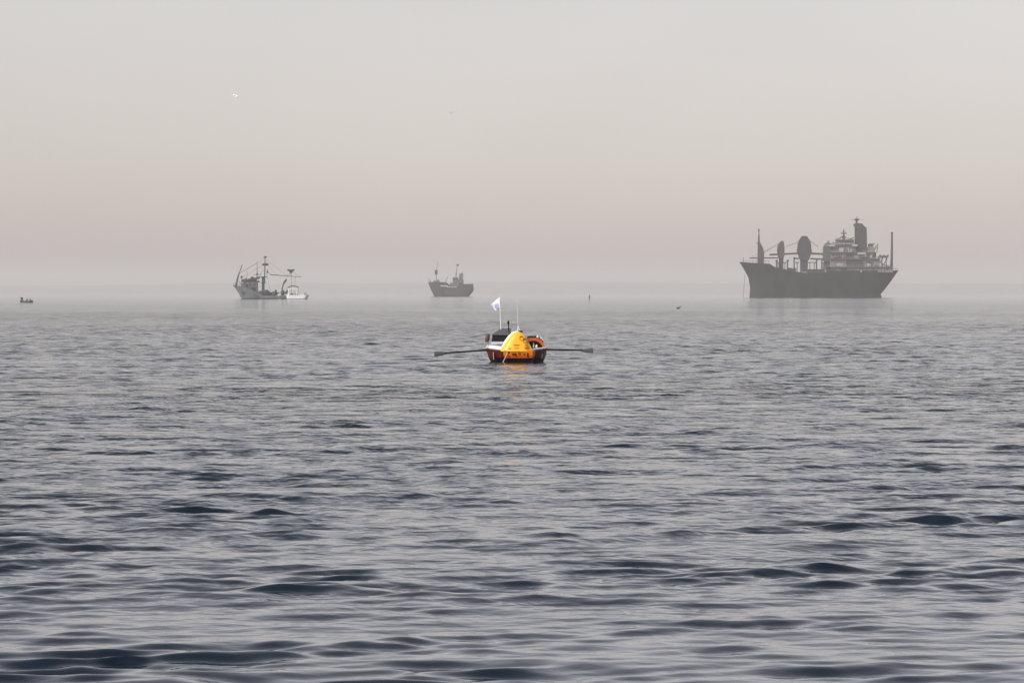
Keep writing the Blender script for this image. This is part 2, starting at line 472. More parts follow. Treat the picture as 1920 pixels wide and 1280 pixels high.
# ------------------------------------------------------------------ the cargo ship
def make_cargo_ship():
    fr = Frame(1535, 557.5); P = fr.p; S = fr.s
    root = thing('cargo_ship', fr.loc, 'big dark cargo ship at anchor with deck cranes and tall funnel', 'cargo ship')
    B = 17.0
    h = MB()
    hull(h, fr, [(1405, 560), (1405.5, 552), (1406.5, 540), (1403, 520), (1395, 505), (1386, 491)],
         [(1653, 560), (1652.5, 556), (1650, 552), (1660, 540), (1671, 525), (1683.5, 507)],
         [(1386, 491), (1410, 493), (1444, 495), (1446, 501), (1462, 503), (1466, 508), (1500, 511), (1545, 511), (1548, 507), (1640, 507), (1684, 507)],
         B, fb=0.22, fs=0.2, stern_w=0.5, deep=1.2, flare=0.5)
    h.build('hull', M['ship_dark'], root, smooth=True)
    # bulwark / rail of the forecastle
    r = MB()
    for px in range(1392, 1444, 6):
        r.tube([P(px, 494, -4.5 - (px - 1392) * 0.06), P(px, 489.0, -4.5 - (px - 1392) * 0.06)], 0.10, 5)
    r.tube([P(1392, 489, -4.5), P(1442, 489.6, -7.5)], 0.10, 5)
    r.tube([P(1394, 492, 0), P(1394, 483, 0)], 0.18, 5)
    r.build('bow_rail', M['ship_grey'], root)
    # hatch coamings and deck cargo
    for a, b, t in ((1447, 1463, 503), (1477, 1492, 504.5), (1513, 1545, 506.0)):
        k = MB(); k.box(fr.x(a), fr.x(b), -6, 6, fr.z(512.5), fr.z(t), 0.96)
        k.box(fr.x(a) - .3, fr.x(b) + .3, -6.3, 6.3, fr.z(t), fr.z(t) + .5, 0.98)
        k.build('hatch_cover', M['ship_brown'], root)
    k = MB()
    k.ell(P(1480, 507, -3), (2.2, 2, 2.0)); k.ell(P(1474, 508, -3), (1.6, 2, 1.4)); k.ell(P(1486, 508, -3), (1.6, 2, 1.3))
    pieces(k, 'deck_gear', M['ship_grey'], root, smooth=True)
    # foremast on its pylon
    m = MB()
    m.prism(fr.poly([(1420.5, 494), (1420.8, 456), (1424.5, 454.5), (1430, 464), (1432.5, 473), (1432, 494)]), -2.2, 2.2)
    m.build('mast_house', M['ship_brown'], root)
    m = MB(); m.tube([P(1422.5, 458), P(1422.8, 444), P(1422.8, 429)], [0.75, 0.55, 0.42], 8)
    m.box(*(fr.x(1421.4), fr.x(1424.2)), -.6, .6, fr.z(434), fr.z(430)); m.box(fr.x(1418.5), fr.x(1426), -.5, .5, fr.z(456.5), fr.z(455))
    m.build('foremast', M['ship_grey'], root)
    # three deck cranes: post, house, jib, cables
    def crane(post, house, jib, cables, mt, y=0.0, depth=3.0):
        c = MB(); c.prism(fr.poly(house), y - depth, y + depth)
        o = c.build('crane_house', M[mt], root)
        c = MB(); c.prism(fr.poly(post), y - depth * .7, y + depth * .7); c.build('crane_post', M[mt], o)
        for (a, b, rr) in jib:
            c = MB()
            A, Bq = Vector(P(*a, y - 1.5)), Vector(P(*b, y - 1.5))
            for dy in (0, 3):
                c.tube([A + Vector((0, dy, 0)), Bq + Vector((0, dy, 0))], rr, 6)
            for t in np.linspace(0, 1, 7):
                q = A.lerp(Bq, t); c.tube([q, q + Vector((0, 3, 0))], rr * .6, 5)
            c.build('jib', M['ship_grey'], o)
        if cables:
            c = MB()
            for a, b in cables: c.tube([P(*a, y), P(*b, y)], 0.10, 5)
            pieces(c, 'cable', M['ship_grey'], o)
    crane([(1460.5, 508), (1460.5, 478), (1468.5, 478), (1468.5, 508)],
          [(1459.5, 484), (1457, 470), (1458.5, 459), (1463, 453), (1466, 451.2), (1469, 453), (1470.6, 466), (1470, 480), (1468.5, 484)],
          [((1406, 483.8), (1458, 483.5), 0.50)], [((1459, 456.5), (1438, 469)), ((1438, 469), (1410, 481)), ((1459, 459), (1432, 474))], 'ship_brown')
    crane([(1500.5, 510), (1500.5, 482), (1514.5, 482), (1514, 510)],
          [(1500, 488), (1495.5, 474), (1494, 472), (1496.3, 455), (1499, 449), (1503.5, 442.4), (1512, 442.4), (1516, 448), (1519.6, 455), (1521.5, 472), (1520, 477), (1516, 488)],
          [((1443.5, 477.5), (1497, 475), 0.72), ((1489, 485), (1500, 484), 0.55)], [((1498, 451), (1473, 464)), ((1496, 456), (1474, 461)), ((1518, 450), (1534, 463.5)), ((1519, 453), (1534, 461.5))], 'ship_grey')
    crane([(1545, 508), (1545, 480), (1559, 480), (1559, 508)],
          [(1544, 490), (1542.5, 476), (1544, 462), (1547, 456.5), (1559, 456.5), (1561.5, 462), (1562, 476), (1560, 490)],
          [((1519, 475), (1546, 476.5), 0.75), ((1520, 485), (1546, 486), 0.62)], [], 'ship_green')
    c = MB(); c.box(fr.x(1545.5), fr.x(1560.5), -3.4, 3.4, fr.z(462), fr.z(459)); c.ell(P(1552.5, 454.5), (1.1, 1.1, 1.4)); c.build('crane_cap', M['ship_white'], root)
    # samson posts, ventilators and small rig between the hatches
    for px, top in ((1488, 484), (1530, 487), (1540, 486), (1475.5, 489), (1455, 489)):
        c = MB(); c.tube([P(px, 512, -5), P(px, top, -5)], [0.55, 0.45], 7); c.ell(P(px + .5, top, -5), (0.9, .8, .8), 8, 6); c.build('ventilator', M['ship_grey'], root, smooth=True)
    c = MB()
    for px in (1458, 1471, 1494, 1518, 1526, 1543):
        c = MB(); c.tube([P(px - 3, 491, -3), P(px, 494, -3), P(px + 3, 491, -3)], 0.45, 6); c.tube([P(px, 494, -3), P(px, 510, -3)], 0.25, 6)
        c.build('derrick_post', M['ship_brown'], root)
    # accommodation block, tier by tier
    tiers = [(1545, 1672, 511, 500.5, 8.0), (1556, 1648, 500.3, 485.5, 7.6), (1557, 1636, 485.2, 473.5, 7.0),
             (1560, 1603, 473.2, 459, 6.4), (1567, 1600, 458.7, 450.0, 5.0)]
    for i, (a, b, z0, z1, w) in enumerate(tiers):
        k = MB(); k.box(fr.x(a), fr.x(b), -w, w, fr.z(z0), fr.z(z1))
        k.box(fr.x(a) - .7, fr.x(b) + .7, -w - 1.3, w + 1.3, fr.z(z1), fr.z(z1) + .30)
        t = k.build('deckhouse', M['ship_white'], root)
        # window rows
        g = MB(); n = int((b - a) / 4.2); zc = (z0 * .45 + z1 * .55)
        for q in range(n):
            if i == 0 and q % 3: continue
            x0 = a + (b - a) * (q + .5) / n
            ww = 0.9 if i < 3 else 1.6
            g.box(fr.x(x0 - ww / 2 * 1.1), fr.x(x0 + ww / 2 * 1.1), -w - .06, -w + .2, fr.z(zc + 1.6), fr.z(zc - 1.2))
        pieces(g, 'window', M['window'], t)
        # deck railing
        zt = fr.z(z1) + .28
        for yy in (-w - 1.2, w + 1.2):
            g = MB()
            g.tube([(fr.x(a), yy, zt + 1.05), (fr.x(b), yy, zt + 1.05)], 0.06, 4)
            g.tube([(fr.x(a), yy, zt + .55), (fr.x(b), yy, zt + .55)], 0.05, 4)
            for q in np.linspace(fr.x(a), fr.x(b), max(4, int((b - a) / 5))):
                g.tube([(q, yy, zt - .1), (q, yy, zt + 1.05)], 0.06, 4)
            g.build('railing', M['ship_white'], t)
    # dark panels: doors, and painted-on shade under the overhanging decks
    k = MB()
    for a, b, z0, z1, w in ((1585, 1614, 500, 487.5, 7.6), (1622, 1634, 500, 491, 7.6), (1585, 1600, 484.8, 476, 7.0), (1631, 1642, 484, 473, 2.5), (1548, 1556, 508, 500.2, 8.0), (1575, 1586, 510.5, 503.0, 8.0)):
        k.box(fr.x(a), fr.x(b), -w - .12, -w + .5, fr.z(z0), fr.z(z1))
    pieces(k, 'door_shade_panel', M['ship_grey'], root)
    lk = random.Random(8)
    for i in range(34):
        a, b, z0, z1, w = tiers[lk.choice((0, 0, 1, 1, 1, 2, 2, 3, 3, 4))]
        px = lk.uniform(a + 2, b - 4); wd = lk.uniform(1.5, 5.5); top = z0 - lk.uniform(3, 9) * (z0 - z1) / 14
        k = MB(); k.box(fr.x(px), fr.x(px + wd), -w - lk.uniform(.5, 1.1), -w + .05, fr.z(z0) + .32, fr.z(top))
        k.build('locker', M[lk.choice(('ship_grey', 'ship_brown', 'ship_white', 'ship_paint', 'ship_paint', 'ship_green'))], root)
    for a, b, z in ((1554, 1564, 461), (1596, 1606, 461), (1606, 1622, 476.0)):
        k = MB(); k.box(fr.x(a), fr.x(b), -8.4, 8.4, fr.z(z) - .5, fr.z(z) + .9); k.build('bridge_wing', M['ship_paint'], root)
    # aft upper gear: ventilators and lattice beside the funnel
    k = MB()
    k.box(fr.x(1626), fr.x(1640), -4, 4, fr.z(473.5), fr.z(464)); k.box(fr.x(1628), fr.x(1637), -3, 3, fr.z(464), fr.z(458))
    for a, b in (((1638, 466), (1645, 457)), ((1634, 473), (1645, 462)), ((1626, 458), (1640, 456.5)), ((1643, 474), (1645, 457))):
        k.tube([P(*a, -3.5), P(*b, -3.5)], 0.4, 6)
    k.build('aft_platform', M['ship_white'], root)
    # davits at the stern
    k = MB()
    for px in (1648, 1655, 1663):
        k.tube([P(px - 2, 501, -5), P(px - 3, 488, -5), P(px - 1, 480, -5), P(px + 2, 478, -5)], 0.5, 6)
    k.box(fr.x(1648), fr.x(1664), -6, -4, fr.z(483.5), fr.z(479.5))
    for a, b in (((1640, 500), (1652, 488)), ((1652, 500), (1662, 486)), ((1646, 492), (1666, 500))): k.tube([P(*a, -6), P(*b, -6)], 0.3, 5)
    k.build('davit', M['ship_brown'], root)
    # funnel
    k = MB()
    k.prism(fr.poly([(1603, 474), (1603, 425), (1605.5, 420.5), (1617, 422), (1624, 427.5), (1625, 474)]), -4.2, 4.2)
    fn = k.build('funnel', M['ship_grey'], root)
    k = MB(); k.prism(fr.poly([(1601, 424), (1600.5, 420.5), (1605, 418), (1616.5, 419.5), (1619, 425)]), -3.2, 3.2); k.build('funnel_top', M['ship_brown'], fn)
    k = MB(); k.tube([P(1606, 420), P(1606, 411)], 0.7, 7); k.box(fr.x(1602), fr.x(1610), -1.5, 1.5, fr.z(413.5), fr.z(410.0)); k.tube([P(1606, 410), P(1606.5, 406)], 0.25, 5)
    k.tube([P(1595, 412, 0), P(1620, 411.5, 0)], 0.12, 5)
    k.build('radar_mast', M['ship_grey'], root)
    # bridge mast with its yards
    k = MB(); k.tube([P(1582, 451), P(1582, 440), P(1582, 429)], [1.0, 0.55, 0.25], 8)
    k.tube([P(1576.5, 437.5), P(1587.5, 437.5)], 0.42, 6); k.tube([P(1579, 434), P(1585, 434)], 0.22, 6); k.box(fr.x(1579), fr.x(1585.5), -1, 1, fr.z(447), fr.z(443))
    for a, b in (((1570, 449), (1582, 441)), ((1594, 449), (1600, 445)), ((1589, 450), (1600, 446)), ((1563, 459), (1570, 450)), ((1561, 459), (1562, 453.5))): k.tube([P(*a), P(*b)], 0.3, 5)
    k.build('bridge_mast', M['ship_grey'], root)
    # stern mast
    k = MB(); k.tube([P(1671.5, 502), P(1672, 470), P(1672.3, 437)], [0.95, 0.8, 0.62], 9); k.ell(P(1672.3, 436.6), (.9, .9, .6)); k.build('stern_mast', M['ship_grey'], root, smooth=True)
    k = MB()
    for i in range(9):
        px = 1650 + i * 4
        k.tube([P(px, 508, -4.4 + i * .1), P(px, 503.5, -4.4 + i * .1)], 0.09, 4)
    k.tube([P(1650, 503.5, -4.4), P(1682, 503.5, -3.6)], 0.10, 4); k.build('stern_rail', M['ship_grey'], root)
    # anchor chain from the bow
    k = MB(); k.tube([P(1396.3, 514, -3), P(1395, 530, -3), P(1394, 545, -3), P(1393, 560, -3)], 0.13, 6); k.build('anchor_chain', M['ship_grey'], root)
    # the two lifeboats
    for px, py, L, lab in ((1568, 481.5, 3.4, 'red orange lifeboat under the bridge front of the dark cargo ship'), (1618, 481.5, 4.3, 'red orange lifeboat hanging below the dark funnel of the cargo ship')):
        lx, lz = fr.x(px) + fr.loc[0], fr.z(py)
        b = thing('lifeboat', (lx, fr.d - 8.3, lz - 1.2), lab, 'lifeboat', 'lifeboats of the cargo ship')
        rings = []
        for t in np.linspace(-1, 1, 11):
            w = max(.05, (1 - t * t) ** .6)
            rings.append([(t * L, 1.1 * w * math.sin(q), 0.9 - 0.9 * (0.5 + .5 * w) * math.cos(q) * (1 if math.cos(q) > 0 else 0.0)) for q in np.linspace(-math.pi / 2, math.pi / 2, 9)])
        k = MB(); k.loft(rings); k.build('boat_hull', M['orange_boat'], b, smooth=True)
        k = MB(); k.ell((0, 0, .95), (L * .85, .85, .75)); k.build('canopy', M['orange_boat'], b, smooth=True)
        k = MB()
        for sx in (-.75, .75): k.tube([(sx * L, 1.6, 2.3), (sx * L, .4, 2.4), (sx * L, 0, 1.9), (sx * L, 0, .9)], .14, 5)
        pieces(k, 'davit', M['ship_grey'], b)
make_cargo_ship()

# ------------------------------------------------------------------ the fishing vessel and the motorboat beside it
def make_trawler():
    fr = Frame(495, 560.5); P = fr.p
    root = thing('fishing_vessel', fr.loc, 'pale grey fishing vessel with high bow and rigged masts', 'fishing boat')
    h = MB()
    hull(h, fr, [(454, 562), (452, 558), (447, 549), (442, 541), (436.5, 535)], [(545, 562), (545, 556), (546, 551)],
         [(436, 534.5), (445, 535.5), (460, 539), (466, 543), (474, 547), (482, 549), (486, 554), (520, 554.5), (546, 552)],
         7.6, fb=0.30, fs=0.12, stern_w=0.7, flare=0.45)
    h.build('hull', M['trawler_hull'], root, smooth=True)
    k = MB(); k.box(fr.x(452), fr.x(484), -2.7, 2.7, fr.z(548), fr.z(530.5), 0.96)
    for a in (456, 466, 476): k.box(fr.x(a), fr.x(a + 7), -2.8, 2.8, fr.z(530.5), fr.z(529.5))
    wh = k.build('wheelhouse', M['trawler_house'], root)
    k = MB(); k.box(fr.x(461), fr.x(482), -2.3, 2.3, fr.z(529.5), fr.z(523.5), 0.92); k.box(fr.x(466), fr.x(486), -2.5, 2.5, fr.z(523.5), fr.z(522.2)); k.box(fr.x(456), fr.x(460.5), -1.2, 1.2, fr.z(529.5), fr.z(525)); k.box(fr.x(483), fr.x(486.5), -1.6, 1.6, fr.z(529.5), fr.z(526)); br = k.build('bridge', M['rust_red'], root)
    k = MB()
    for i in range(5): k.box(fr.x(462 + i * 4.0), fr.x(465 + i * 4.0), -2.42, -2.0, fr.z(528), fr.z(524.8))
    pieces(k, 'window', M['window'], br)
    k = MB()
    for a, b, z0, z1 in ((461, 465, 541, 533), (463, 469, 546, 540), (468, 475, 548, 544.5), (473, 480, 546, 539), (476, 480, 535, 533), (468, 471, 536, 533.5), (471, 474, 541, 538)):
        k.box(fr.x(a), fr.x(b), -2.82, -2.4, fr.z(z0), fr.z(z1))
    pieces(k, 'doorway', M['window'], wh)
    k = MB()
    for (a, b, r) in (((470, 521), (479, 524), .5), ((476, 523), (488, 519), .45), ((453, 526), (463, 524), .55), ((453, 529), (457, 523.5), .35), ((459, 527), (462, 521), .35)):
        k.tube([P(*a), P(*b)], r, 7)
    k.ell(P(473, 521), (1.0, .8, .7)); k.ell(P(467, 526), (1.2, 1, .8)); pieces(k, 'roof_gear', M['trawler_dark'], root, smooth=True)
    # raked bow mast with lamp
    k = MB(); k.tube([P(442, 537), P(445, 524), P(448.5, 511)], [.55, .45, .32], 7); k.tube([P(448.5, 512), P(452, 503), P(454.5, 496)], [.2, .26, .2], 6); k.tube([P(445, 524), P(454, 535)], .12, 5); k.build('bow_mast', M['rust_red'], root)
    k = MB(); k.ell(P(453, 519), (.55, .5, .6)); k.tube([P(453, 519), P(453.5, 535)], .12, 5); k.build('lamp', M['trawler_dark'], root, smooth=True)
    k = MB()
    for i in range(6): k.tube([P(438 + i * 4, 535.5 + i * .6, -1.5), P(438 + i * 4, 532 + i * .6, -1.5)], .07, 4)
    k.tube([P(438, 532, -1.5), P(458, 535, -1.5)], .07, 4); k.build('bow_rail', M['trawler_dark'], root)
    # short mast on the bridge
    k = MB(); k.tube([P(482, 523), P(482.3, 508), P(482.5, 490)], [.3, .18, .06], 6); k.tube([P(476, 515), P(490, 514.5)], .14, 5); k.ell(P(482, 514), (.5, .5, .6))
    k.tube([P(464, 523), P(464, 508)], .06, 5); k.build('bridge_mast', M['trawler_dark'], root)
    # main mast with its lamp baskets
    k = MB(); k.tube([P(496, 530), P(496.5, 508), P(497, 482)], [.30, .24, .16], 7)
    k.tube([P(502, 512), P(502, 504)], .14, 5); k.ell(P(502, 510), (.45, .4, .5)); mm = k.build('main_mast', M['ship_brown'], root)
    k = MB(); k.ell(P(497.5, 495.8), (1.75, 1.2, .62)); k.box(fr.x(492.6), fr.x(503), -.9, .9, fr.z(495.4), fr.z(494.2)); k.build('lamp_basket', M['trawler_dark'], mm, smooth=True)
    k = MB(); k.ell(P(497.5, 482), (.8, .6, .5)); k.tube([P(494, 481), P(500.5, 481)], .12, 5); k.build('mast_head', M['ship_brown'], mm)
    for a, b in (((497, 484), (449, 512)), ((497, 494), (449, 524)), ((482.5, 493), (449, 513)), ((497, 486), (540, 517.5)), ((497, 492), (520, 516)), ((545.5, 508), (531, 533)), ((497, 497), (486, 522)), ((497, 499), (508, 551)), ((545.5, 508), (565, 519.5)), ((463, 508), (447, 535))):
        k = MB(); k.tube([P(*a), P(*b)], .045, 4); k.build('stay', M['trawler_dark'], root)
    # green post
    k = MB(); k.box(fr.x(491), fr.x(496), -.8, .8, fr.z(544.5), fr.z(519)); k.box(fr.x(489.5), fr.x(500), -1.1, 1.1, fr.z(520.2), fr.z(518.2)); k.box(fr.x(489.5), fr.x(499), -.9, .9, fr.z(531), fr.z(529.6)); k.build('winch_post', M['trawler_green'], root)
    # long boom with stays
    k = MB(); k.tube([P(507, 514.5), P(512, 515.3), P(540, 517.5), P(565, 519.5)], [.28, .24, .18, .12], 6); k.tube([P(497, 508), P(507, 514.5)], .07, 5); k.tube([P(546, 518), P(546.5, 552)], .07, 5); k.tube([P(554, 519), P(552, 552)], .05, 4); k.build('boom', M['ship_brown'], root)
    k = MB(); k.tube([P(546, 518), P(545.5, 508)], .18, 6); k.ell(P(545.5, 507), (1.75, 1.1, .5)); k.box(fr.x(538.5), fr.x(544), -.8, .8, fr.z(506.8), fr.z(504.8)); k.box(fr.x(547), fr.x(552), -.8, .8, fr.z(506.8), fr.z(504.8)); k.box(fr.x(543), fr.x(548), -.6, .6, fr.z(512), fr.z(508), 1.2); k.build('aft_lamp_basket', M['trawler_green'], root)
    # deck crane, gear and nets
    k = MB(); k.tube([P(529, 552), P(529.5, 540), P(531, 533), P(534, 528), P(537.5, 523.5)], [.4, .3, .3, .6, .35], 8); k.build('deck_crane', M['ship_brown'], root, smooth=True)
    for name, mt, els in (('net_pile', 'net', ((492, 550, 8, 5.5), (500, 549.5, 6.5, 6.5), (507, 551, 4, 4))),
                          ('blue_tarp', 'blue_dark', ((488, 552, 5, 3.2), (514, 551.5, 5, 4.0))),
                          ('winch', 'trawler_dark', ((517, 547, 2.4, 4.5), (511.5, 549, 2.0, 3.2), (521, 551, 3.5, 3), (530, 549, 3.8, 5.5), (536, 549, 2.0, 2.5), (538.5, 546.5, 2.2, 3.5)))):
        k = MB()
        for px, py, rx, rz in els: k.ell(P(px, py, random.uniform(-1.5, 1)), (rx * fr.s, 1.4, rz * fr.s), 12, 8)
        pieces(k, name, M[mt], root, smooth=True)
    k = MB(); k.box(fr.x(506), fr.x(512), -1, 1, fr.z(556), fr.z(549)); k.box(fr.x(520), fr.x(526), -1, 1, fr.z(556), fr.z(550.5)); pieces(k, 'fish_box_stack', M['coaster_white'], root)

    # white motorboat lying off the stern
    fr = Frame(560, 560.8); P = fr.p
    root = thing('motorboat', (fr.loc[0], fr.d - 9, 0), 'small white motorboat with dark canopy lying at the stern of the fishing vessel', 'motorboat')
    h = MB(); hull(h, fr, [(578, 563), (578, 559.5), (580, 556), (581, 553.2)], [(540, 563), (540, 559), (539, 553.5)], [(539, 553), (560, 553), (581, 552.4)], 3.4, fb=.16, fs=.1, stern_w=.8, nu=26, nv=8, deep=.4, flare=.08)
    h.build('hull', banded('white motorboat gelcoat over dark bottom', [(-2, (.03, .03, .03)), (.22, (.85, .86, .84)), (9, (.85, .86, .84))], .3, .04), root, smooth=True)
    k = MB(); k.box(fr.x(542.0), fr.x(544.2), -1.2, 1.2, fr.z(553.3), fr.z(541)); k.box(fr.x(544.2), fr.x(560), -1.25, 1.25, fr.z(542.2), fr.z(540.8)); k.box(fr.x(557.5), fr.x(558.6), -1.2, 1.2, fr.z(553.3), fr.z(542.2)); k.build('hardtop_frame', M['white'], root)
    k = MB(); k.loft([[(fr.x(px), y, fr.z(py) + (0.15 if abs(y) < .9 else 0) + dz) for y, dz in ((-1.45, 0), (-.8, .12), (.8, .12), (1.45, 0), (1.45, -.22), (-1.45, -.22))] for px, py in ((542.5, 539), (546, 536.8), (551, 535.8), (556, 536.8), (561.5, 538.5))]); k.build('canopy', M['canvas_dark'], root)
    k = MB(); k.box(fr.x(546.5), fr.x(552), -1, 1, fr.z(553), fr.z(550)); k.box(fr.x(554), fr.x(561), -.9, .9, fr.z(553), fr.z(551)); k.ell(P(574, 551), (.55, .5, .5)); k.tube([P(561, 539), P(562.5, 552.6)], .05, 5); k.tube([P(541, 538), P(539, 552)], .05, 5); pieces(k, 'deck_gear', M['trawler_dark'], root)
    k = MB()
    for a in (564, 569, 574, 579): k.tube([P(a, 553.2, -1.0), P(a, 551, -1.0)], .03, 4)
    k.tube([P(562, 551.2, -1.0), P(580, 550.8, -.6)], .03, 4); k.build('rail', M['white'], root)
make_trawler()

# ------------------------------------------------------------------ the small hazy ship
def make_coaster():
    fr = Frame(845, 555.8); P = fr.p
    root = thing('coaster_ship', fr.loc, 'small grey ship half faded in the haze with two masts', 'ship')
    h = MB(); hull(h, fr, [(815, 559), (813.5, 555), (808, 543), (804, 533), (802.5, 529)], [(878, 559), (880, 554.5), (885, 549), (888.5, 543.5), (887, 533)],
                   [(802, 528.8), (836, 528.8), (839, 531), (845, 536), (856, 537), (859, 534), (888, 533)], 9.0, fb=.25, fs=.2, stern_w=.6, flare=.4, deep=1.0)
    h.build('hull', M['coaster_hull'], root, smooth=True)
    k = MB(); k.box(fr.x(826), fr.x(840), -4.6, -4.2, fr.z(537), fr.z(535.2)); k.box(fr.x(838), fr.x(856), -4.62, -4.3, fr.z(538.6), fr.z(537.4)); pieces(k, 'white_strake', M['coaster_white'], root)
    k = MB(); k.box(fr.x(844), fr.x(858), -3, 3, fr.z(538), fr.z(530)); k.box(fr.x(849), fr.x(859), -2.6, 2.6, fr.z(530), fr.z(520)); k.box(fr.x(858.5), fr.x(868), -3.2, 3.2, fr.z(536), fr.z(523)); hs_ = k.build('deckhouse', M['coaster_grey'], root)
    k = MB()
    for i in range(3): k.box(fr.x(850.3 + i * 2.9), fr.x(852.2 + i * 2.9), -2.66, -2.3, fr.z(525), fr.z(522.5))
    k.box(fr.x(860), fr.x(867), -3.26, -3.0, fr.z(533.5), fr.z(530.5)); pieces(k, 'window', M['window'], hs_)
    k = MB(); k.prism(fr.poly([(860.5, 523), (861, 514), (865.5, 512), (868.2, 512), (868.5, 523)]), -1.6, 1.6); k.tube([P(866.5, 513), P(867, 510)], .35, 6); k.build('funnel', M['coaster_grey'], root)
    k = MB(); k.prism(fr.poly([(867.5, 533), (868, 521), (869, 514), (870.3, 522), (874.5, 527), (874, 533)]), -2.5, 2.5); k.build('stern_house', M['coaster_white'], root)
    k = MB(); k.tube([P(868, 533.2, -3), P(888, 532.6, -2.5)], .3, 5)
    for a in range(869, 888, 3): k.tube([P(a, 534.5, -3), P(a, 531.5, -3)], .12, 4)
    k.build('stern_rail', M['coaster_grey'], root)
    k = MB(); k.tube([P(818, 530), P(818, 515), P(819.5, 500), P(821, 489)], [.35, .3, .22, .1], 7); fm = k.build('foremast', M['coaster_grey'], root)
    k = MB(); k.box(fr.x(815.3), fr.x(820.5), -1.2, 1.2, fr.z(514.5), fr.z(506.3)); k.build('mast_platform', M['ship_brown'], fm)
    k = MB(); k.tube([P(803.5, 520.5), P(805, 525), P(808, 529.5)], [.15, .3, .5], 6); k.box(fr.x(819), fr.x(824), -2, 2, fr.z(529), fr.z(524.5)); k.box(fr.x(812), fr.x(817), -2, 2, fr.z(529), fr.z(526)); k.tube([P(836, 529), P(839, 519)], .25, 6); pieces(k, 'bow_gear', M['coaster_grey'], root)
    k = MB(); k.tube([P(855, 521), P(856, 508), P(858.5, 494)], [.4, .32, .14], 7); k.box(fr.x(855.5), fr.x(860.5), -.9, .9, fr.z(498.5), fr.z(495.6)); k.tube([P(852, 521), P(856.5, 507)], .16, 5); k.build('main_mast', M['coaster_grey'], root)
make_coaster()

